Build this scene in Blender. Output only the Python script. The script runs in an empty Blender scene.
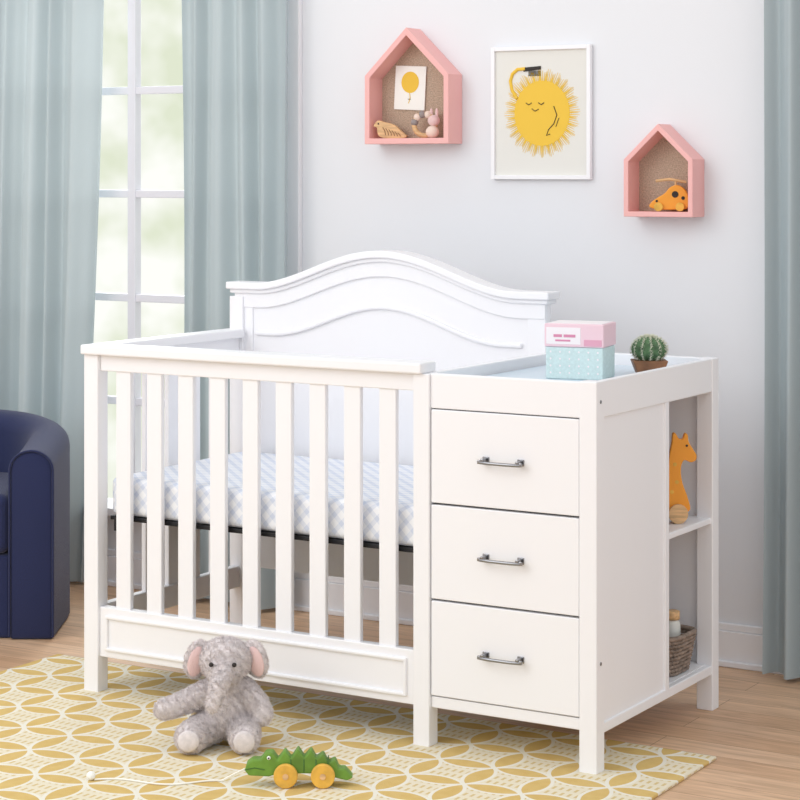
import bpy, bmesh, math, random
from mathutils import Vector, Matrix
random.seed(4)
S = bpy.context.scene
S.view_settings.view_transform = 'Standard'
S.view_settings.look = 'None'
S.view_settings.exposure = 0.06
TH = math.radians(31)
COL = bpy.context.collection

# ---------------------------------------------------------------- materials
def lin(c):
    c = c/255.0
    return c/12.92 if c <= .04045 else ((c+.055)/1.055)**2.4
def rgb(r, g, b): return (lin(r), lin(g), lin(b), 1)
def new_mat(name):
    m = bpy.data.materials.new(name); m.use_nodes = True
    return m, m.node_tree, m.node_tree.nodes['Principled BSDF']
def mat(name, col, rough=.5, metal=0, bump=0, bscale=40, var=0, vscale=8, stretch=None, sheen=0):
    m, t, p = new_mat(name)
    p.inputs['Base Color'].default_value = rgb(*col)
    p.inputs['Roughness'].default_value = rough
    p.inputs['Metallic'].default_value = metal
    if sheen: p.inputs['Sheen Weight'].default_value = sheen
    tc = t.nodes.new('ShaderNodeTexCoord'); mp = t.nodes.new('ShaderNodeMapping')
    t.links.new(tc.outputs['Object'], mp.inputs[0])
    if stretch: mp.inputs['Scale'].default_value = stretch
    if var:
        n = t.nodes.new('ShaderNodeTexNoise'); n.inputs['Scale'].default_value = vscale
        n.inputs['Detail'].default_value = 4
        t.links.new(mp.outputs[0], n.inputs['Vector'])
        r = t.nodes.new('ShaderNodeValToRGB')
        a = tuple(max(0, c*(1-var)) for c in col); b = tuple(min(255, c*(1+var)) for c in col)
        r.color_ramp.elements[0].color = rgb(*a); r.color_ramp.elements[1].color = rgb(*b)
        r.color_ramp.elements[0].position = .3; r.color_ramp.elements[1].position = .7
        t.links.new(n.outputs['Fac'], r.inputs[0]); t.links.new(r.outputs[0], p.inputs['Base Color'])
    if bump:
        n = t.nodes.new('ShaderNodeTexNoise'); n.inputs['Scale'].default_value = bscale
        n.inputs['Detail'].default_value = 5
        t.links.new(mp.outputs[0], n.inputs['Vector'])
        b = t.nodes.new('ShaderNodeBump'); b.inputs['Strength'].default_value = bump
        b.inputs['Distance'].default_value = .01
        t.links.new(n.outputs['Fac'], b.inputs['Height']); t.links.new(b.outputs[0], p.inputs['Normal'])
    return m

M_white = mat('white_painted_wood', (243, 243, 246), .38, bump=.02, bscale=30)
M_wall = mat('wall_paint', (232, 234, 238), .9, bump=.03, bscale=200)
M_trim = mat('trim_paint', (242, 242, 245), .5)
M_muntin = mat('window_frame_paint', (226, 226, 233), .5)
M_chrome = mat('brushed_nickel', (150, 150, 153), .28, 1)
M_black = mat('black_metal', (22, 22, 26), .5)
M_shade = mat('gap_shade_grey', (110, 110, 112), .8)  # shadow tone painted into the gaps round the drawers
M_navy = mat('navy_fabric', (28, 38, 80), .9, bump=.3, bscale=500, var=.12, vscale=300, sheen=.2)
M_pink = mat('pink_paint', (242, 184, 180), .55)
M_burlap = mat('burlap_backing', (190, 168, 148), .95, bump=.6, bscale=260, var=.12, vscale=220)
M_paper = mat('poster_paper', (230, 229, 223), .85)
M_yellow = mat('sun_yellow', (238, 196, 70), .8)
M_ink = mat('ink_black', (50, 45, 42), .8)
M_card = mat('white_card', (245, 245, 240), .8)
M_woodlt = mat('beech_wood', (216, 176, 128), .5, var=.12, vscale=14, stretch=(1, 6, 8))
M_wooddk = mat('walnut_wood', (134, 92, 62), .55, var=.2, vscale=20)
M_orange = mat('orange_paint', (242, 160, 48), .45)
M_green = mat('croc_green', (104, 146, 52), .5, var=.12, vscale=20)
M_greend = mat('croc_dark_green', (66, 108, 38), .5)
M_wheel = mat('wheel_yellow', (226, 176, 72), .5, var=.08, vscale=30)
M_cord = mat('white_cord', (245, 243, 235), .9)
M_pinkb = mat('pink_box_card', (238, 206, 216), .6)
M_wbox = mat('white_box_card', (244, 238, 240), .6)
M_mint = mat('mint_box_card', (204, 224, 224), .6, var=.03, vscale=120)
M_cactus = mat('cactus_green', (84, 116, 80), .7, var=.2, vscale=60)
M_spine = mat('cactus_spine', (236, 236, 218), .8)
M_fur = mat('grey_plush', (224, 216, 216), .95, bump=.3, bscale=250, var=.05, vscale=60, sheen=.5)
M_furp = mat('pink_plush', (236, 204, 202), .95, bump=.4, bscale=250, sheen=.4)
M_wicker = mat('wicker', (140, 124, 112), .8, var=.2, vscale=60)
M_glass = mat('frosted_glass', (222, 222, 215), .2)
M_pad = mat('changing_pad_vinyl', (206, 222, 234), .3)

def fabric_curtain():
    m, t, p = new_mat('curtain_linen')
    p.inputs['Base Color'].default_value = rgb(182, 194, 198)
    p.inputs['Roughness'].default_value = .95
    tr = t.nodes.new('ShaderNodeBsdfTranslucent'); tr.inputs[0].default_value = rgb(190, 200, 202)
    mx = t.nodes.new('ShaderNodeMixShader'); mx.inputs[0].default_value = .14
    t.links.new(p.outputs[0], mx.inputs[1]); t.links.new(tr.outputs[0], mx.inputs[2])
    t.links.new(mx.outputs[0], t.nodes['Material Output'].inputs[0])
    n = t.nodes.new('ShaderNodeTexNoise'); n.inputs['Scale'].default_value = 300
    b = t.nodes.new('ShaderNodeBump'); b.inputs['Strength'].default_value = .2; b.inputs['Distance'].default_value = .005
    tc = t.nodes.new('ShaderNodeTexCoord'); t.links.new(tc.outputs['Object'], n.inputs['Vector'])
    t.links.new(n.outputs['Fac'], b.inputs['Height']); t.links.new(b.outputs[0], p.inputs['Normal'])
    return m
M_curt = fabric_curtain()

class NT:
    def __init__(s, t): s.t = t
    def m(s, op, a, b=None, c=None):
        n = s.t.nodes.new('ShaderNodeMath'); n.operation = op
        for i, v in enumerate((a, b, c)):
            if v is None: continue
            if isinstance(v, (int, float)): n.inputs[i].default_value = v
            else: s.t.links.new(v, n.inputs[i])
        return n.outputs[0]
    def mix(s, f, a, b):
        n = s.t.nodes.new('ShaderNodeMix'); n.data_type = 'RGBA'
        if isinstance(f, (int, float)): n.inputs[0].default_value = f
        else: s.t.links.new(f, n.inputs[0])
        for i, v in ((6, a), (7, b)):
            if isinstance(v, tuple): n.inputs[i].default_value = v
            else: s.t.links.new(v, n.inputs[i])
        return n.outputs[2]

def rug_mat():
    m, t, p = new_mat('rug_woven'); q = NT(t)
    p.inputs['Roughness'].default_value = .98
    p.inputs['Specular IOR Level'].default_value = .1
    tc = t.nodes.new('ShaderNodeTexCoord'); sp = t.nodes.new('ShaderNodeSeparateXYZ')
    t.links.new(tc.outputs['Object'], sp.inputs[0])
    s = .17
    X = q.m('DIVIDE', sp.outputs[0], s); Y = q.m('DIVIDE', sp.outputs[1], s)
    fx = q.m('FRACT', q.m('ADD', X, 100.)); fy = q.m('FRACT', q.m('ADD', Y, 100.))
    cnt = None; line = None
    for cx in (0, 1):
        for cy in (0, 1):
            dx = q.m('SUBTRACT', fx, cx); dy = q.m('SUBTRACT', fy, cy)
            d = q.m('SQRT', q.m('ADD', q.m('MULTIPLY', dx, dx), q.m('MULTIPLY', dy, dy)))
            ins = q.m('LESS_THAN', d, .7071)
            ln = q.m('LESS_THAN', q.m('ABSOLUTE', q.m('SUBTRACT', d, .70)), .030)
            cnt = ins if cnt is None else q.m('ADD', cnt, ins)
            line = ln if line is None else q.m('MAXIMUM', line, ln)
    pet = q.m('GREATER_THAN', cnt, 1.5)
    tick = q.m('GREATER_THAN', q.m('SINE', q.m('MULTIPLY', X, 50.)), .3)
    tk2 = q.m('GREATER_THAN', q.m('SINE', q.m('MULTIPLY', Y, 6.2832*4)), -.2)
    tick = q.m('MULTIPLY', tick, tk2)
    nz = t.nodes.new('ShaderNodeTexNoise'); nz.inputs['Scale'].default_value = 30; nz.inputs['Detail'].default_value = 6
    t.links.new(tc.outputs['Object'], nz.inputs['Vector'])
    yel2 = q.mix(nz.outputs['Fac'], rgb(208, 174, 104), rgb(224, 196, 132))
    c = q.mix(tick, rgb(232, 222, 198), rgb(216, 194, 142))
    c = q.mix(pet, c, yel2)
    c = q.mix(line, c, rgb(236, 231, 217))
    t.links.new(c, p.inputs['Base Color'])
    n2 = t.nodes.new('ShaderNodeTexNoise'); n2.inputs['Scale'].default_value = 400
    t.links.new(tc.outputs['Object'], n2.inputs['Vector'])
    b = t.nodes.new('ShaderNodeBump'); b.inputs['Strength'].default_value = .5; b.inputs['Distance'].default_value = .004
    t.links.new(n2.outputs['Fac'], b.inputs['Height']); t.links.new(b.outputs[0], p.inputs['Normal'])
    return m
def floor_mat():
    m, t, p = new_mat('oak_planks'); q = NT(t)
    p.inputs['Roughness'].default_value = .42
    tc = t.nodes.new('ShaderNodeTexCoord')
    br = t.nodes.new('ShaderNodeTexBrick'); t.links.new(tc.outputs['Object'], br.inputs['Vector'])
    br.inputs['Scale'].default_value = 1; br.inputs['Brick Width'].default_value = 1.5
    br.inputs['Row Height'].default_value = .12; br.inputs['Mortar Size'].default_value = .0012
    br.inputs['Color1'].default_value = rgb(228, 192, 158); br.inputs['Color2'].default_value = rgb(210, 170, 134)
    br.inputs['Mortar'].default_value = rgb(158, 118, 88); br.offset = .37
    mp = t.nodes.new('ShaderNodeMapping'); mp.inputs['Scale'].default_value = (1.2, 14, 1)
    t.links.new(tc.outputs['Object'], mp.inputs[0])
    n = t.nodes.new('ShaderNodeTexNoise'); n.inputs['Scale'].default_value = 3; n.inputs['Detail'].default_value = 8
    n.inputs['Distortion'].default_value = 1.2
    t.links.new(mp.outputs[0], n.inputs['Vector'])
    r = t.nodes.new('ShaderNodeValToRGB'); r.color_ramp.elements[0].position = .35; r.color_ramp.elements[1].position = .65
    r.color_ramp.elements[0].color = (.78, .75, .72, 1); r.color_ramp.elements[1].color = (1.05, 1.05, 1.05, 1)
    t.links.new(n.outputs['Fac'], r.inputs[0])
    mu = t.nodes.new('ShaderNodeMix'); mu.data_type = 'RGBA'; mu.blend_type = 'MULTIPLY'; mu.inputs[0].default_value = 1
    t.links.new(br.outputs['Color'], mu.inputs[6]); t.links.new(r.outputs[0], mu.inputs[7])
    t.links.new(mu.outputs[2], p.inputs['Base Color'])
    return m
def mattress_mat():
    m, t, p = new_mat('mattress_sheet'); q = NT(t)
    p.inputs['Roughness'].default_value = .9
    tc = t.nodes.new('ShaderNodeTexCoord'); sp = t.nodes.new('ShaderNodeSeparateXYZ')
    t.links.new(tc.outputs['Object'], sp.inputs[0])
    # soft overlapping check: two sets of diagonal bands, darker where they cross
    v = q.m('ADD', sp.outputs[2], sp.outputs[1])
    a = q.m('GREATER_THAN', q.m('SINE', q.m('MULTIPLY', q.m('ADD', sp.outputs[0], v), 130.)), .25)
    b = q.m('GREATER_THAN', q.m('SINE', q.m('MULTIPLY', q.m('SUBTRACT', sp.outputs[0], v), 130.)), .25)
    l = q.m('MULTIPLY', q.m('ADD', a, b), .5)
    c = q.mix(l, rgb(246, 248, 252), rgb(212, 220, 236))
    t.links.new(c, p.inputs['Base Color'])
    return m
M_rug = rug_mat(); M_floor = floor_mat(); M_matt = mattress_mat()

# ---------------------------------------------------------------- helpers
def empty(name, loc=(0, 0, 0), rz=0):
    e = bpy.data.objects.new(name, None); e.empty_display_size = .1
    e.location = loc; e.rotation_euler = (0, 0, rz); COL.objects.link(e); return e
def obj(name, verts, faces, m, parent=None, smooth=False, bevel=0, seg=2):
    me = bpy.data.meshes.new(name); me.from_pydata([tuple(v) for v in verts], [], faces); me.update()
    bm = bmesh.new(); bm.from_mesh(me); bmesh.ops.recalc_face_normals(bm, faces=bm.faces); bm.to_mesh(me); bm.free()
    o = bpy.data.objects.new(name, me); COL.objects.link(o)
    if m: me.materials.append(m)
    if smooth:
        for f in me.polygons: f.use_smooth = True
    if bevel:
        b = o.modifiers.new('b', 'BEVEL'); b.width = bevel; b.segments = seg; b.limit_method = 'ANGLE'; b.angle_limit = math.radians(35)
    if parent: o.parent = parent
    return o
def box(name, x0, x1, y0, y1, z0, z1, m, parent=None, bevel=.003, seg=2):
    v = [(x, y, z) for x in (x0, x1) for y in (y0, y1) for z in (z0, z1)]
    f = [(0, 1, 3, 2), (4, 6, 7, 5), (0, 4, 5, 1), (2, 3, 7, 6), (0, 2, 6, 4), (1, 5, 7, 3)]
    return obj(name, v, f, m, parent, bevel=bevel, seg=seg)
def extr(name, pts, y0, y1, m, parent=None, bevel=.002, smooth=False):
    n = len(pts)
    v = [(x, y0, z) for x, z in pts]+[(x, y1, z) for x, z in pts]
    f = [tuple(range(n)), tuple(range(2*n-1, n-1, -1))]+[(i, (i+1) % n, n+(i+1) % n, n+i) for i in range(n)]
    return obj(name, v, f, m, parent, bevel=bevel, smooth=smooth)
def cr_spline(pts, sub=5):
    out = []; n = len(pts)
    for i in range(n):
        p0, p1, p2, p3 = [Vector(pts[(i+k) % n]) for k in (-1, 0, 1, 2)]
        for s in range(sub):
            t = s/sub
            v = .5*((2*p1)+(p2-p0)*t+(2*p0-5*p1+4*p2-p3)*t*t+(3*p1-p0-3*p2+p3)*t**3)
            out.append((v.x, v.y))
    return out
def cyl(name, p0, p1, r0, r1, m, parent=None, seg=24, bevel=0):
    p0 = Vector(p0); p1 = Vector(p1); ax = (p1-p0).normalized()
    up = Vector((0, 0, 1)) if abs(ax.z) < .9 else Vector((1, 0, 0))
    a = ax.cross(up).normalized(); b = ax.cross(a)
    v = []
    for p, r in ((p0, r0), (p1, r1)):
        for i in range(seg):
            t = 2*math.pi*i/seg; v.append(p+a*math.cos(t)*r+b*math.sin(t)*r)
    f = [tuple(range(seg)), tuple(range(2*seg-1, seg-1, -1))]+[(i, (i+1) % seg, seg+(i+1) % seg, seg+i) for i in range(seg)]
    o = obj(name, v, f, m, parent, bevel=bevel or min(r0, r1)*.08)
    for p in o.data.polygons:
        if len(p.vertices) == 4: p.use_smooth = True
    return o
def ball(name, c, r, m, parent=None, rot=None, sub=3):
    me = bpy.data.meshes.new(name); bm = bmesh.new(); bmesh.ops.create_icosphere(bm, subdivisions=sub, radius=1)
    if not isinstance(r, (tuple, list)): r = (r, r, r)
    M = Matrix.Translation(c) @ (rot or Matrix()) @ Matrix.Diagonal((*r, 1))
    bmesh.ops.transform(bm, matrix=M, verts=bm.verts)
    for f in bm.faces: f.smooth = True
    bm.to_mesh(me); bm.free()
    o = bpy.data.objects.new(name, me); COL.objects.link(o); me.materials.append(m)
    if parent: o.parent = parent
    return o
def tube(name, pts, r, m, parent=None, cyclic=False, radii=None):
    cu = bpy.data.curves.new(name, 'CURVE'); cu.dimensions = '3D'; cu.bevel_depth = r; cu.bevel_resolution = 3
    cu.use_fill_caps = True
    s = cu.splines.new('POLY'); s.points.add(len(pts)-1)
    for i, p in enumerate(pts):
        s.points[i].co = (*p, 1)
        if radii: s.points[i].radius = radii[i]
    s.use_cyclic_u = cyclic
    o = bpy.data.objects.new(name, cu); COL.objects.link(o); cu.materials.append(m)
    dg = bpy.context.evaluated_depsgraph_get()
    me = bpy.data.meshes.new_from_object(o.evaluated_get(dg)); bpy.data.objects.remove(o)
    for f in me.polygons: f.use_smooth = True
    o = bpy.data.objects.new(name, me); COL.objects.link(o)
    if parent: o.parent = parent
    return o

# ---------------------------------------------------------------- room
WY = 1.362
box('floor', -4.6, 4.2, -6.5, WY+.1, -.06, 0, M_floor, bevel=0)
wx0, wx1, wz0, wz1 = -3.33, -1.94, .31, 2.62
wall = empty('wall_back')
box('wall_part_left', -4.6, wx0, WY, WY+.14, 0, 2.9, M_wall, wall, 0)
box('wall_part_right', wx1, 4.2, WY, WY+.14, 0, 2.9, M_wall, wall, 0)
box('wall_part_below', wx0, wx1, WY, WY+.14, 0, wz0, M_wall, wall, 0)
box('wall_part_above', wx0, wx1, WY, WY+.14, wz1, 2.9, M_wall, wall, 0)
box('wall_left', -4.7, -4.6, -3, WY+.14, 0, 2.9, M_wall, None, 0)
bb = empty('baseboard_back')
box('board', -4.6, 4.2, WY-.016, WY-.0005, 0, .115, M_trim, bb, .002)
box('board_cap', -4.6, 4.2, WY-.011, WY-.0005, .115, .14, M_trim, bb, .004)
box('shoe', -4.6, 4.2, WY-.028, WY-.016, 0, .02, M_trim, bb, .004)
win = empty('window_1')
box('casing_r', wx1, wx1+.10, WY-.025, WY, wz0-.08, wz1+.1, M_trim, win)
box('casing_l', wx0-.10, wx0, WY-.025, WY, wz0-.08, wz1+.1, M_trim, win)
box('casing_t', wx0, wx1, WY-.025, WY, wz1, wz1+.1, M_trim, win)
box('sill', wx0-.12, wx1+.12, WY-.06, WY, wz0-.03, wz0, M_trim, win)
box('jamb_r', wx1-.03, wx1-.001, WY, WY+.12, wz0, wz1, M_trim, win)
box('jamb_l', wx0+.001, wx0+.03, WY, WY+.12, wz0, wz1, M_trim, win)
for i, x in enumerate((-2.99, -2.662, -2.334)):
    w = .026 if i != 1 else .038
    box('mullion_%d' % i, x-w/2, x+w/2, WY+.03, WY+.07, wz0, wz1, M_muntin, win)
for i, z in enumerate((.716, 1.121, 1.527, 1.93, 2.335)):
    box('muntin_%d' % i, wx0, wx1, WY+.035, WY+.065, z-.015, z+.015, M_muntin, win)

def curtain(name, x0, x1, yc, z0, z1, folds, seed, taper=0, amp=.040):
    rnd = random.Random(seed)
    ph = [rnd.uniform(0, 6.28) for _ in range(5)]
    nu, nv = 200, 60; V = []; F = []
    for j in range(nv+1):
        v = j/nv; z = z1+(z0-z1)*v
        for i in range(nu+1):
            u = i/nu
            xe = x1+taper*v
            t = u*folds*2*math.pi
            uu = u+.012*math.sin(t*.5+ph[0])+.006*math.sin(3*v+t*.3)
            x = x0+(xe-x0)*uu
            w = math.sin(t+.5*math.sin(t*.37+ph[1])+.35*math.sin(v*2+ph[2]))
            w = w*(1-.18*abs(w)) + .25*math.sin(2.3*t+ph[3]+v)*.6
            y = yc+amp*w*(.75+.35*v)+.008*math.sin(v*5+u*9+ph[4])
            V.append((x, y, z))
    for j in range(nv):
        for i in range(nu):
            a = j*(nu+1)+i; F.append((a, a+1, a+nu+2, a+nu+1))
    return obj(name, V, F, M_curt, None, smooth=True)
curtain('curtain', -3.95, -2.72, 1.27, .015, 2.74, 10.5, 1, taper=-.10)
curtain('curtain', -2.328, -1.85, 1.27, .015, 2.74, 4.6, 2, taper=.02)
curtain('curtain', -.018, .75, 1.27, .015, 2.74, 6, 3)
def rod(x0, x1):
    r = empty('curtain_rod')
    cyl('bar', (x0, 1.27, 2.76), (x1, 1.27, 2.76), .013, .013, M_chrome, r)
    ball('finial_1', (x0, 1.27, 2.76), .025, M_chrome, r); ball('finial_2', (x1, 1.27, 2.76), .025, M_chrome, r)
    for k, x in enumerate((x0+.05, x1-.05)):
        cyl('bracket_%d' % k, (x, 1.27, 2.76), (x, WY, 2.76), .008, .008, M_chrome, r)
rod(-4.05, -1.75); rod(-.10, .9)

rug = box('area_rug', -2.13, .215, -1.6, .33, .0, .010, M_rug, None, .004)

# ---------------------------------------------------------------- crib with changer
C = empty('crib_with_changing_table')
XL, XM0, XM1, XR = -1.745, -.56, -.508, 0.008
W = .85; HB = .80
ZC = 1.08
def P(n, *a, **k): return box(n, *a, M_white, C, **k)
P('leg_front_left', XL, XL+.055, 0, .05, 0, 1.05)
P('leg_front_mid', XM0, XM1, 0, .05, 0, 1.05)
P('leg_front_right', XR-.052, XR, 0, .05, 0, 1.055)
P('leg_back_right', XR-.052, XR, W-.05, W, 0, 1.055)
P('leg_back_mid', XM0, XM1, W-.048, W, 0, 1.0)
P('leg_back_left', XL, XL+.055, HB-.03, HB+.03, 0, 1.19)
P('front_top_rail', XL+.055, XM0, .012, .042, 1.0, 1.05)
P('front_cap', XL-.004, XM1-.020, -.014, .075, 1.05, ZC, bevel=.005)
P('front_bottom_rail', XL+.055, XM0, .010, .042, .118, .272)
P('front_bottom_mould_t', XL+.085, XM0-.03, .001, .012, .238, .248, bevel=.003)
P('front_bottom_mould_b', XL+.085, XM0-.03, .001, .012, .140, .150, bevel=.003)
P('front_bottom_mould_l', XL+.080, XL+.090, .0015, .012, .1405, .2475, bevel=.003)
P('front_bottom_mould_r', XM0-.035, XM0-.025, .0015, .012, .1405, .2475, bevel=.003)
for i in range(9):
    x = -1.605+i*.1187
    P('slat_%d' % i, x-.028, x+.028, .018, .036, .27, 1.002)
P('side_cap', XL-.004, XL+.065, .074, HB-.03, 1.05, ZC, bevel=.005)
P('side_top_rail', XL+.012, XL+.042, .05, HB-.03, 1.0, 1.05)
P('side_bottom_rail', XL+.012, XL+.042, .05, HB-.03, .2, .272)
for i in range(5):
    y = .05+(HB-.08)*(i+1)/6
    P('side_slat_%d' % i, XL+.018, XL+.036, y-.026, y+.026, .27, 1.002)
hx0, hx1 = XL-.006, XM1-.012
def hz(t, base=1.215, up=.118, wd=.80):
    a = abs(t)
    if a > wd: return base
    return base+up*(.5+.5*math.cos(math.pi*a/wd))**.9
N = 64
def hcurve(f, a0=-1, a1=1, n=N, x0=hx0, x1=hx1):
    return [((x0+x1)/2+(x1-x0)/2*t, f(t)) for t in [a0+(a1-a0)*i/n for i in range(n+1)]]
top = hcurve(lambda t: hz(t))
pan = top+[(hx1-.02, .27), (hx0+.02, .27)]
pan = [(min(max(x, hx0+.02), hx1-.02), z) for x, z in pan]
extr('headboard_panel', pan, HB-.012, HB+.012, M_white, C, bevel=0)
def band(name, lo, hi, y0, y1, a0=-1, a1=1, bevel=.004):
    cu = hcurve(lo, a0, a1); chh = hcurve(hi, a0, a1); n = len(cu)
    V = []; F = []
    for (x, z), (x2, z2) in zip(cu, chh):
        V += [(x, y0, z), (x, y0, z2), (x, y1, z2), (x, y1, z)]
    for i in range(n-1):
        a = 4*i; b = a+4
        for k in range(4): F.append((a+k, a+(k+1) % 4, b+(k+1) % 4, b+k))
    F += [(0, 1, 2, 3), (4*n-1, 4*n-2, 4*n-3, 4*n-4)]
    return obj(name, V, F, M_white, C, bevel=bevel)
band('headboard_cap', lambda t: hz(t), lambda t: hz(t)+.024, HB-.045, HB+.04)
band('headboard_cap_cove', lambda t: hz(t)-.014, lambda t: hz(t)+.001, HB-.033, HB+.034, -.985, .985)
band('headboard_header', lambda t: hz(t)-.062, lambda t: hz(t)-.012, HB-.0225, HB+.0225, -.965, .965, .003)
band('headboard_arch_mould', lambda t: 1.06+.104*(.5+.5*math.cos(math.pi*min(1, abs(t)/.72))), lambda t: 1.075+.104*(.5+.5*math.cos(math.pi*min(1, abs(t)/.72))), HB-.025, HB, -.83, .83, .005)
P('headboard_stile_l', hx0+.022, hx0+.095, HB-.0185, HB+.0185, .265, 1.17)
P('headboard_stile_r', hx1-.085, hx1-.022, HB-.0185, HB+.0185, .265, 1.17)
box('mattress_support', XL+.06, XM0-.005, .055, HB-.03, .535, .548, M_black, C, .002)
for k, (x, y) in enumerate(((XL+.07, .06), (XM0-.03, .06), (XL+.07, HB-.06), (XM0-.03, HB-.06))):
    box('support_hanger_%d' % k, x, x+.015, y, y+.02, .50, .536, M_black, C, .001)
P('divider_panel', XM0+.005, XM1-.022, .05, W-.05, .12, 1.045)
P('changer_apron_front', XM1, XR-.052, .008, .028, .955, 1.052)
P('changer_apron_side', XR-.022, XR-.003, .05, W-.05, .955, 1.055)
P('changer_apron_back', XM1, XR-.052, W-.03, W-.01, .955, 1.055)
P('changer_side_left', XM1-.021, XM1-.001, .05, W-.05, .12, 1.052)
P('tray_floor', XM1-.001, XR-.022, .028, W-.03, .972, .985, bevel=0)
box('changing_pad', XM1+.004, XR-.056, .052, W-.036, .9855, 1.021, M_pad, C, .010, 4)
P('side_panel', XR-.022, XR-.010, .05, .462, .13, .956, bevel=0)
P('side_stile', XR-.022, XR-.004, .462, .490, .13, .956)
P('side_bottom_rail_r', XR-.022, XR-.0035, .05, W-.05, .108, .136)
P('cubby_back', XM1, XR-.052, W-.025, W-.015, .12, .954, bevel=0)
P('cubby_partition', XM1, XR-.023, .478, .489, .12, .954, bevel=0)
P('cubby_shelf_mid', XM1, XR-.006, .49, W-.025, .560, .578)
P('cubby_shelf_low', XM1, XR-.0225, .49, W-.025, .115, .1365)
P('bottom_panel', XM1, XR-.023, .03, .477, .118, .13, bevel=0)
P('front_kick', XM1, XR-.052, .012, .028, .118, .150)
box('drawer_gap_shade', XM1, XR-.052, .030, .036, .15, .954, M_shade, C, 0)  # grey sheet behind the drawers, its colour stands in for gap shadow
zs = [(.692, .952), (.424, .686), (.154, .418)]
for i, (a, b) in enumerate(zs):
    P('drawer_%d' % i, XM1+.003, XR-.055, .006, .0285, a, b, bevel=.0025)
    cx = (XM1+XR-.052)/2; cz = (a+b)/2
    hw = .062
    pts = []
    for k in range(17):
        t = -1+2*k/16
        pts.append((cx+hw*t, .006-.028+.006*abs(t)**3, cz-.004))
    tube('handle_bar_%d' % i, pts, .0048, M_chrome, C)
    for s in (-1, 1):
        box('handle_foot_%d_%d' % (i, s), cx+s*.054-.005, cx+s*.054+.005, -.021, .006, cz-.006, cz+.007, M_chrome, C, .002)
        box('handle_plate_%d_%d' % (i, s), cx+s*.054-.010, cx+s*.054+.010, .003, .0065, cz-.008, cz+.010, M_chrome, C, .001)
        box('handle_tip_%d_%d' % (i, s), cx+s*.064-.005, cx+s*.064+.005, -.020, -.013, cz-.008, cz+.003, M_chrome, C, .002)
for (y, z) in ((.025, 1.0), (.025, .3)):
    cyl('bolt', (XR, y, z), (XR+.0015, y, z), .005, .005, M_chrome, C, 16)
mt = box('crib_mattress', XL+.058, XM0-.008, .056, HB-.035, .5485, .668, M_matt, None, .022, 5)

# ---------------------------------------------------------------- changer items
b = empty('gift_box', (-.235, .40, 1.0212), math.radians(10))
box('body', -.085, .085, -.065, .065, 0, .092, M_mint, b, .003)
for i in range(6):
    for j in range(4):
        cyl('dot', (-.07+i*.028, -.0656, .018+j*.02), (-.07+i*.028, -.0651, .018+j*.02), .003, .003, M_wbox, b, 8)
b = empty('toy_box', (-.235, .40, 1.1135), math.radians(10))
box('body', -.088, .088, -.068, .068, 0, .066, M_pinkb, b, .003)
box('lid_panel', -.080, .080, -.060, .060, .066, .0675, M_wbox, b, .0005)
box('label_band', -.082, .02, -.0690, -.0675, .008, .056, M_wbox, b, .0005)
M_lp = mat('label_pink', (216, 140, 170), .6)
box('label_text', -.06, -.035, -.0698, -.0688, .028, .036, M_lp, b, .0002)
box('label_text_b', -.030, .005, -.0698, -.0688, .028, .036, M_lp, b, .0002)
box('label_text_c', -.055, -.010, -.0698, -.0688, .016, .021, M_lp, b, .0002)
box('label_stripe', .03, .082, -.0690, -.0675, .004, .022, mat('label_rose', (224, 164, 186), .6), b, .0002)
cp = empty('potted_cactus', (-.109, .60, 1.0212), TH)
def lathe(name, prof, m, parent, seg=48, rib=None):
    V = []; F = []
    for r, z in prof:
        for i in range(seg):
            t = 2*math.pi*i/seg; rr = r*(1+(rib*math.cos(t*12) if rib else 0))
            V.append((rr*math.cos(t), rr*math.sin(t), z))
    for j in range(len(prof)-1):
        for i in range(seg):
            F.append((j*seg+i, j*seg+(i+1) % seg, (j+1)*seg+(i+1) % seg, (j+1)*seg+i))
    F.append(tuple(range(seg))); F.append(tuple(range(len(prof)*seg-seg, len(prof)*seg)))
    return obj(name, V, F, m, parent, smooth=True)
extr('pot', [(-.036, 0), (.036, 0), (.052, .041), (-.052, .041)], -.042, .042, M_wooddk, cp, .003)
CZ = .072
prof = [(.047*math.sin(a)+.001, CZ-.037*math.cos(a)) for a in [math.pi*k/16 for k in range(17)]]
lathe('cactus_body', prof, M_cactus, cp, 96, .09)
SV = []; SF = []
for k in range(12):
    t = 2*math.pi*k/12
    for a in [math.pi*q/14 for q in range(1, 14)]:
        r = .052*math.sin(a); c = Vector((r*math.cos(t), r*math.sin(t), CZ-.039*math.cos(a)))
        nrm = (c-Vector((0, 0, CZ))).normalized()
        for q in range(12):
            d = (nrm*.5+Vector([random.uniform(-.9, .9) for _ in range(3)])*.9).normalized()*.009
            s = d.cross(Vector((.3, .5, .8))).normalized()*.0014
            n = len(SV); SV += [c-s, c+s, c+d]; SF.append((n, n+1, n+2))
obj('spines', SV, SF, M_spine, cp)

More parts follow.
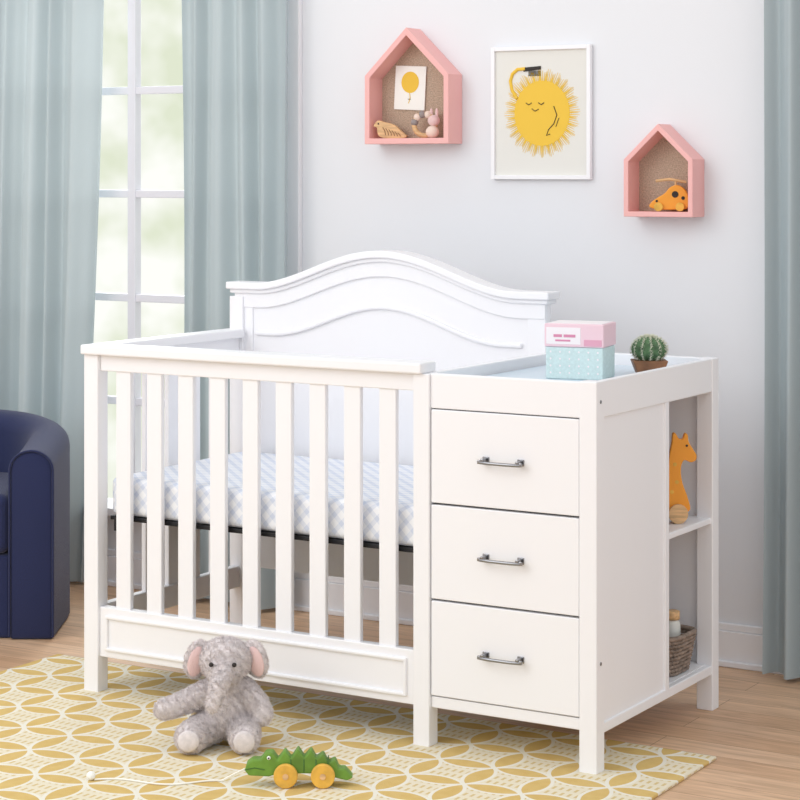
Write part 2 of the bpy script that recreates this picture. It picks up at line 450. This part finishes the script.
g = empty('giraffe_toy', (-.034, .678, .5785), TH)
k = .0029
gp = [(-50, 14), (-52, 34), (-38, 48), (-24, 46), (-17, 56), (-14, 72), (-12, 82), (-11, 91), (-8, 91), (-5, 86), (-1, 86), (1, 91), (4, 90), (5, 83), (9, 76), (13, 69), (12, 64), (7, 62), (0, 64), (-3, 54), (-1, 40), (4, 26), (5, 12), (-20, 10)]
extr('body', [(x*k, z*k) for x, z in cr_spline(gp, 4)], -.012, .012, M_orange, g, .003)
for x in (-40, -6):
    for s in (-1, 1):
        cyl('wheel', (x*k, s*.013, 10*k), (x*k, s*.025, 10*k), 10*k, 10*k, M_woodlt, g)
ball('eye', (3*k, -.0125, 79*k), .0035, M_ink, g)
for (x, z) in ((-9, 60), (-7, 42), (-12, 32)): cyl('spot', (x*k, -.0126, z*k), (x*k, -.012, z*k), .006, .006, M_wheel, g, 12)

bk = empty('wicker_basket', (-.112, .665, .1375))
def rr(w, d, z, n=96, wob=0, ph=0):
    out = []
    for i in range(n):
        t = 2*math.pi*i/n; c, s_ = math.cos(t), math.sin(t)
        e = .45
        x = math.copysign(abs(c)**e, c)*w; y = math.copysign(abs(s_)**e, s_)*d
        q = 1+wob*math.sin(t*24+ph)
        out.append((x*q, y*q, z))
    return out
for i in range(9):
    z = .006+i*.012; f = .82+.18*i/8
    tube('weave_%d' % i, rr(.095*f, .09*f, z, wob=.025, ph=math.pi*(i % 2)), .0052, M_wicker, bk, True)
tube('rim', rr(.096, .091, .114), .0075, M_wicker, bk, True)
lo = rr(.095*.82, .09*.82, .003, 24); hi = rr(.095, .09, .112, 24)
for i in range(24): tube('stake_%d' % i, [lo[i], hi[i]], .003, M_wicker, bk)
obj('base', rr(.078, .074, .004, 32), [tuple(range(32))], M_wicker, bk)
bt = empty('glass_jar', (-.072, .680, .1425))
lathe('jar', [(.024, 0), (.026, .01), (.026, .135), (.02, .147)], M_glass, bt, 32)
lathe('lid', [(.022, .147), (.024, .149), (.024, .170), (.022, .172)], M_woodlt, bt, 32)

# ---------------------------------------------------------------- wall shelves
def house(name, x0, x1, zb, ze, za, y0, y1, th):
    h = empty(name)
    xm = (x0+x1)/2
    o = [(x0, zb), (x1, zb), (x1, ze), (xm, za), (x0, ze)]
    sl = (za-ze)/(xm-x0); k2 = th*math.sqrt(1+sl*sl)
    i_ = [(x0+th, zb+th), (x1-th, zb+th), (x1-th, ze-k2+sl*th), (xm, za-k2), (x0+th, ze-k2+sl*th)]
    V = [(x, y0, z) for x, z in o]+[(x, y0, z) for x, z in i_]+[(x, y1, z) for x, z in o]+[(x, y1, z) for x, z in i_]
    F = []
    for a in range(5):
        b_ = (a+1) % 5
        F += [(a, b_, 5+b_, 5+a), (10+a, 10+b_, 15+b_, 15+a), (a, b_, 10+b_, 10+a), (5+a, 5+b_, 15+b_, 15+a)]
    obj('shell', V, F, M_pink, h, bevel=.002)
    extr('backing', i_, y1-.012, y1-.002, M_burlap, h, 0)
    return h
house('house_wall_shelf', -1.508, -1.165, 1.712, 1.955, 2.122, 1.262, WY, .020)
house('house_wall_shelf', -.498, -.252, 1.466, 1.655, 1.772, 1.262, WY, .017)
cd = empty('greeting_card', (-1.368, 1.345, 1.912))
cd.rotation_euler = (0, math.radians(3), 0)
box('card', -.063, .063, -.002, .002, -.078, .078, M_card, cd, .0005)
def disc(name, cx, cz, rx, rz_, y, m, parent, n=32, th=.0012):
    return extr(name, [(cx+rx*math.cos(2*math.pi*i/n), cz+rz_*math.sin(2*math.pi*i/n)) for i in range(n)], y-th, y, m, parent, 0)
disc('balloon', 0, .02, .036, .038, -.002, M_yellow, cd)
tube('balloon_string', [(0, -.0035, -.018), (.003, -.0035, -.035), (-.003, -.0035, -.055)], .0012, M_yellow, cd)
tube('balloon_knot', [(-.006, -.0035, -.04), (.006, -.0035, -.04)], .001, M_ink, cd)
bd = empty('wooden_bird_toy', (-1.425, 1.30, 1.732), TH*.6)
bp = [(-.058, .044), (-.048, .060), (-.036, .064), (-.018, .058), (.002, .054), (.024, .044), (.045, .024), (.062, .010), (.055, .002), (.03, .0), (-.01, 0), (-.035, .006), (-.044, .020), (-.046, .038)]
extr('bird_body', cr_spline(bp, 4), -.011, .011, M_woodlt, bd, .003)
for i in range(6): tube('feather_%d' % i, [(-.024+i*.011, -.0118, .040-i*.004), (-.016+i*.011, -.0118, .026-i*.003), (-.014+i*.011, -.0118, .012-i*.001)], .0012, M_wooddk, bd)
ball('eye', (-.040, -.011, .052), .003, M_ink, bd)
tr_ = empty('teething_ring', (-1.285, 1.305, 1.732), TH*.5)
tube('ring', [(.038*math.cos(t), 0, .047+.038*math.sin(t)) for t in [2*math.pi*i/40 for i in range(40)]], .009, M_woodlt, tr_, True)
M_grb = mat('grey_bead', (150, 140, 138), .6)
M_crm = mat('cream_bead', (236, 214, 200), .6)
for i, t in enumerate([2.9, 2.35, 1.8, 1.25]):
    ball('bead_%d' % i, (.038*math.cos(t), 0, .047+.038*math.sin(t)), .0135, [M_grb, M_crm, M_grb, M_crm][i], tr_)
ball('bunny_head', (.034, -.004, .062), (.022, .018, .02), M_furp, tr_)
ball('bunny_body', (.03, -.008, .022), (.024, .018, .022), M_crm, tr_)
for s in (-1, 1): ball('bunny_ear_%d' % s, (.034+s*.01, 0, .088), (.006, .005, .018), M_furp, tr_)
oc = empty('wooden_mouse_toy', (-.352, 1.305, 1.484), TH*.6)
op = [(-.064, .014), (-.058, .030), (-.036, .046), (-.014, .060), (.004, .080), (.030, .086), (.054, .068), (.064, .040), (.058, .010), (.020, .006), (-.030, .006)]
extr('body', cr_spline(op, 5), -.018, .018, M_orange, oc, .003)
for x in (-.034, .036):
    for s in (-1, 1): cyl('wheel', (x, s*.019, .015), (x, s*.028, .015), .0145, .0145, M_wheel, oc)
for (x, z, r) in ((.020, .056, .011), (-.040, .034, .004), (.046, .044, .006)):
    cyl('spot', (x, -.0195, z), (x, -.018, z), r, r, M_ink, oc, 16)
tube('stick', [(-.045, 0, .100), (.0, 0, .106), (.055, 0, .096)], .005, M_woodlt, oc)
tube('stick_post', [(.02, 0, .08), (.02, 0, .104)], .004, M_woodlt, oc)

# ---------------------------------------------------------------- poster
pf = empty('framed_sun_print', (-.849, WY-.022, 1.817))
w2, h2, f2 = .191, .229, .014
for n_, a in (('frame_l', (-w2, -w2+f2, -h2, h2)), ('frame_r', (w2-f2, w2, -h2, h2)), ('frame_t', (-w2+f2, w2-f2, h2-f2, h2)), ('frame_b', (-w2+f2, w2-f2, -h2, -h2+f2))):
    box(n_, a[0], a[1], 0, .02, a[2], a[3], M_white, pf, .001)
box('print', -w2+f2, w2-f2, .010, .016, -h2+f2, h2-f2, M_paper, pf, 0)
cx, cz = .004, -.002
disc('sun_body', cx, cz, .106, .112, .0095, M_yellow, pf, 48)
SV = []; SF = []
for i in range(150):
    t = 2*math.pi*i/150+.015*math.sin(i*5); l = .140+.007*math.sin(i*7.3)
    a = Vector((math.cos(t), 0, math.sin(t)*1.05)); b_ = Vector((-math.sin(t), 0, math.cos(t)))
    o0 = Vector((cx, .0088, cz)); q = len(SV)
    SV += [o0+a*.104+b_*.0018, o0+a*.104-b_*.0018, o0+a*l-b_*.0006, o0+a*l+b_*.0006]; SF.append((q, q+1, q+2, q+3))
obj('sun_rays', SV, SF, M_yellow, pf)
arc = [(-.092, .060), (-.112, .090), (-.118, .120), (-.110, .145), (-.090, .160), (-.060, .162)]
tube('sun_arm', [(x, .0088, z-.01) for x, z in arc], .0060, M_yellow, pf)
extr('brush', [(-.066, .142), (.000, .148), (.000, .160), (-.066, .156)], .0065, .0085, M_ink, pf, 0)
for i in range(12): tube('bristle_%d' % i, [(-.046+i*.004, .008, .144), (-.046+i*.004, .008, .126)], .0009, M_ink, pf)
for x in (-.046, .002): tube('eye', [(x-.011, .0075, .034), (x, .0075, .027), (x+.011, .0075, .034)], .0015, M_ink, pf)
tube('smile', [(-.034, .0075, .014), (-.022, .0075, .005), (-.008, .0075, .012)], .0015, M_ink, pf)
tube('leg_line', [(.050, .0075, .021), (.062, .0075, -.009), (.050, .0075, -.039), (.030, .0075, -.059), (.022, .0075, -.079), (.036, .0075, -.074)], .0015, M_ink, pf)
tube('belly_line', [(.070, .0075, -.019), (.058, .0075, -.049)], .0012, M_ink, pf)

# ---------------------------------------------------------------- armchair
ch = empty('armchair', (-2.665, .294, 0), TH)
path = []
R = .345; Ld = .34
for i in range(9): path.append((R, Ld*i/8, 0))
for i in range(1, 24):
    a = math.pi*i/24; path.append((R*math.cos(a), Ld+R*.9*math.sin(a), 0))
for i in range(9): path.append((-R, Ld*(8-i)/8, 0))
n = len(path); V = []; F = []
hw = .075
HA = .652
for i, p_ in enumerate(path):
    a = Vector(path[max(i-1, 0)]); b_ = Vector(path[min(i+1, n-1)]); tan = (b_-a).normalized(); nr = Vector((tan.y, -tan.x, 0))
    s = math.sin(math.pi*i/(n-1)); H = HA+.072*s**1.5
    sec = [(-hw, 0.0), (hw, 0.0)]+[(hw, .2), (hw, .4)]+[(hw*math.cos(q), H-hw*.9+hw*.9*math.sin(q)) for q in [math.pi*k2/10 for k2 in range(11)]]+[(-hw, .4), (-hw, .2)]
    for (o_, z) in sec: V.append(Vector(p_)+nr*o_+Vector((0, 0, z)))
m_ = len(sec)
for i in range(n-1):
    for k2 in range(m_): F.append((i*m_+k2, i*m_+(k2+1) % m_, (i+1)*m_+(k2+1) % m_, (i+1)*m_+k2))
F += [tuple(range(m_)), tuple(range(n*m_-1, n*m_-m_-1, -1))]
so = obj('arms_and_back', V, F, M_navy, ch, bevel=.012, smooth=True)
box('seat_base', -R+hw, R-hw, .02, .58, .0, .29, M_navy, ch, .012)
box('seat_cushion', -R+hw+.002, R-hw-.002, .0, .58, .292, .50, M_navy, ch, .035, 5)
for s in (1, -1):
    tube('piping_%d' % s, [(s*R+hw, -.001, .01)]+[(s*R+hw*math.cos(q), -.001, HA-hw*.9+hw*.9*math.sin(q)) for q in [math.pi*k2/12 for k2 in range(13)]]+[(s*R-hw, -.001, .01)], .004, M_navy, ch)

# ---------------------------------------------------------------- plush elephant
el = empty('plush_elephant', (-1.030, -.272, .010), TH)
bm = bmesh.new()
def sph(c, r, sub=3, rot=None):
    if not isinstance(r, (tuple, list)): r = (r, r, r)
    M = Matrix.Translation(c) @ (rot or Matrix()) @ Matrix.Diagonal((*r, 1))
    bmesh.ops.create_icosphere(bm, subdivisions=sub, radius=1, matrix=M)
def chain(ps, rs, n=8):
    for a in range(len(ps)-1):
        for i in range(n+1):
            t = i/n; sph(Vector(ps[a]).lerp(Vector(ps[a+1]), t), rs[a]+(rs[a+1]-rs[a])*t, 2)
sph((.022, .01, .098), (.082, .070, .085))
sph((.022, .0, .165), (.060, .050, .045))
sph((.018, -.01, .240), (.072, .066, .064))
sph((.018, -.045, .222), (.052, .042, .046))
chain([(.016, -.07, .222), (.010, -.108, .198), (.000, -.120, .165), (-.008, -.128, .142)], [.033, .027, .023, .021])
chain([(-.03, .0, .148), (-.08, -.03, .132), (-.130, -.045, .116), (-.150, -.05, .112)], [.038, .034, .031, .030])
chain([(.065, .0, .155), (.108, -.03, .122), (.124, -.05, .096)], [.038, .034, .030])
chain([(-.02, .0, .055), (-.058, -.06, .050), (-.072, -.10, .047)], [.05, .045, .045])
chain([(.06, .0, .055), (.075, -.06, .048), (.078, -.10, .045)], [.052, .045, .043])
rl = Matrix.Rotation(math.radians(14), 4, 'Y') @ Matrix.Rotation(math.radians(25), 4, 'Z')
rr2 = Matrix.Rotation(math.radians(-14), 4, 'Y') @ Matrix.Rotation(math.radians(-25), 4, 'Z')
sph((-.064, .0, .240), (.038, .015, .058), rot=rl)
sph((.102, .0, .240), (.038, .015, .058), rot=rr2)
me = bpy.data.meshes.new('body'); bm.to_mesh(me); bm.free()
eb = bpy.data.objects.new('body', me); COL.objects.link(eb); me.materials.append(M_fur)
md = eb.modifiers.new('r', 'REMESH'); md.mode = 'VOXEL'; md.voxel_size = .005; md.use_smooth_shade = True
sm = eb.modifiers.new('s', 'SMOOTH'); sm.iterations = 6; sm.factor = .5
dg = bpy.context.evaluated_depsgraph_get()
me2 = bpy.data.meshes.new_from_object(eb.evaluated_get(dg)); bpy.data.objects.remove(eb)
eb = bpy.data.objects.new('body', me2); COL.objects.link(eb); eb.parent = el
if not me2.materials: me2.materials.append(M_fur)
zmin = min(v.co.z for v in me2.vertices)
el.location.z = .0105-zmin
me2.calc_loop_triangles()
tris = list(me2.loop_triangles); ws = [t.area for t in tris]
SV = []; SF = []
for t in random.choices(tris, ws, k=56000):
    a, b_, c_ = [me2.vertices[i].co for i in t.vertices]
    u, v = random.random(), random.random()
    if u+v > 1: u, v = 1-u, 1-v
    p0 = a+(b_-a)*u+(c_-a)*v
    sw = Vector((math.sin(p0.x*260+p0.z*190), math.sin(p0.y*270+2), math.sin(p0.z*250+p0.x*210+1)))*.45
    d = (t.normal*.9+sw+Vector([random.uniform(-.6, .6) for _ in range(3)])).normalized()*random.uniform(.004, .008)
    s_ = d.cross(t.normal+Vector((.01, .02, .03))).normalized()*.0009
    tri = [p0-s_, p0+s_, p0+d]
    for w_ in tri: w_.z = max(w_.z, zmin)
    q = len(SV); SV += tri; SF.append((q, q+1, q+2))
fm = bpy.data.meshes.new('fuzz'); fm.from_pydata([tuple(x) for x in SV], [], SF); fm.materials.append(M_fur)
fo = bpy.data.objects.new('fuzz', fm); COL.objects.link(fo); fo.parent = el
ball('ear_inner_l', (-.064, -.012, .236), (.025, .009, .044), M_furp, el, rot=rl)
ball('ear_inner_r', (.102, -.012, .236), (.025, .009, .044), M_furp, el, rot=rr2)
ball('eye_l', (-.016, -.084, .244), .0065, M_ink, el); ball('eye_r', (.048, -.086, .244), .0065, M_ink, el)
ball('sole_l', (-.074, -.138, .047), (.030, .010, .030), M_fur, el)
ball('sole_r', (.079, -.136, .045), (.030, .010, .030), M_fur, el)

# ---------------------------------------------------------------- crocodile pull toy
cr = empty('crocodile_pull_toy', (-.620, -.483, .0105), TH)
k = .00262
cpz = [(-54, 16), (-52, 23), (-46, 27), (-38, 27), (-33, 34), (-26, 34), (-21, 27), (-14, 36), (-8, 28), (-1, 38), (5, 29), (12, 37), (17, 28), (24, 33), (29, 24), (36, 27), (40, 18), (46, 18), (54, 9), (48, 6), (36, 9), (22, 13), (-20, 13), (-30, 10), (-50, 11)]
extr('body', [(x*k, z*k) for x, z in cpz], -.020, .020, M_green, cr, .004)
for x in (-8, 5, 17, 29): tube('segment_gap_%d' % x, [(x*k, -.0205, 14*k), (x*k, -.0205, 27*k), (x*k, .0205, 27*k), (x*k, .0205, 14*k)], .0015, M_greend, cr)
tube('mouth', [(-54*k, -.0205, 17*k), (-44*k, -.0205, 19*k), (-34*k, -.0205, 17*k)], .0013, M_greend, cr)
ball('eye', (-30*k, -.021, 29*k), .005, M_card, cr); ball('pupil', (-30*k, -.0255, 29*k), .0025, M_ink, cr)
for x in (-13, 24):
    cyl('axle', (x*k, -.03, 12*k), (x*k, .03, 12*k), .004, .004, M_woodlt, cr, 12)
    for s in (-1, 1):
        cyl('wheel_%d_%d' % (x, s), (x*k, s*.022, 12*k), (x*k, s*.038, 12*k), 12*k, 12*k, M_wheel, cr, 40, .003)
        cyl('hub_%d_%d' % (x, s), (x*k, s*.038, 12*k), (x*k, s*.041, 12*k), 3*k, 3*k, M_woodlt, cr, 16)
pts = []
for i in range(50):
    t = i/49
    x = -54*k-.40*t; y = .025*math.sin(t*9)*(1-.3*t)+.03*t; z = max(.0025, 16*k*(1-t*6))
    pts.append((x, y, z))
tube('pull_cord', pts, .0026, M_cord, cr)
ball('pull_bead', (-54*k-.41, .04, .012), .012, M_card, cr)

# ---------------------------------------------------------------- light + world
wd = bpy.data.worlds.new('World'); S.world = wd; wd.use_nodes = True
t = wd.node_tree; bg = t.nodes['Background']; q = NT(t)
tc = t.nodes.new('ShaderNodeTexCoord'); sp = t.nodes.new('ShaderNodeSeparateXYZ'); t.links.new(tc.outputs['Generated'], sp.inputs[0])
nz = t.nodes.new('ShaderNodeTexNoise'); nz.inputs['Scale'].default_value = 26; nz.inputs['Detail'].default_value = 3
t.links.new(tc.outputs['Generated'], nz.inputs['Vector'])
r = t.nodes.new('ShaderNodeValToRGB'); r.color_ramp.elements[0].position = .36; r.color_ramp.elements[1].position = .60
r.color_ramp.elements[0].color = rgb(222, 229, 206); r.color_ramp.elements[1].color = rgb(251, 252, 246)
t.links.new(nz.outputs['Fac'], r.inputs[0])
front = q.m('GREATER_THAN', sp.outputs[1], .3)
c = q.mix(front, rgb(248, 249, 251), r.outputs[0])
t.links.new(c, bg.inputs['Color'])
bg.inputs['Strength'].default_value = 1.0
def area(name, loc, target, size, energy, col=(1, 1, 1)):
    l = bpy.data.lights.new(name, 'AREA'); l.shape = 'SQUARE'; l.size = size; l.energy = energy; l.color = col
    o = bpy.data.objects.new(name, l); COL.objects.link(o); o.location = loc
    o.rotation_euler = (Vector(target)-Vector(loc)).to_track_quat('-Z', 'Y').to_euler(); return o
area('softbox_key', (-2.6, -3.6, 3.4), (-.6, .6, .8), 3.2, 84, (.995, .997, 1))
area('window_daylight', (-3.4, 2.6, 2.4), (-2.0, .2, .6), 1.6, 60)

cam = bpy.data.cameras.new('cam'); cam.lens = 2074/800*36; cam.sensor_width = 36; cam.shift_y = -230/800
co = bpy.data.objects.new('camera', cam); COL.objects.link(co)
co.location = (2.403, -5.002, 1.62); co.rotation_euler = (math.pi/2, 0, TH)
S.camera = co
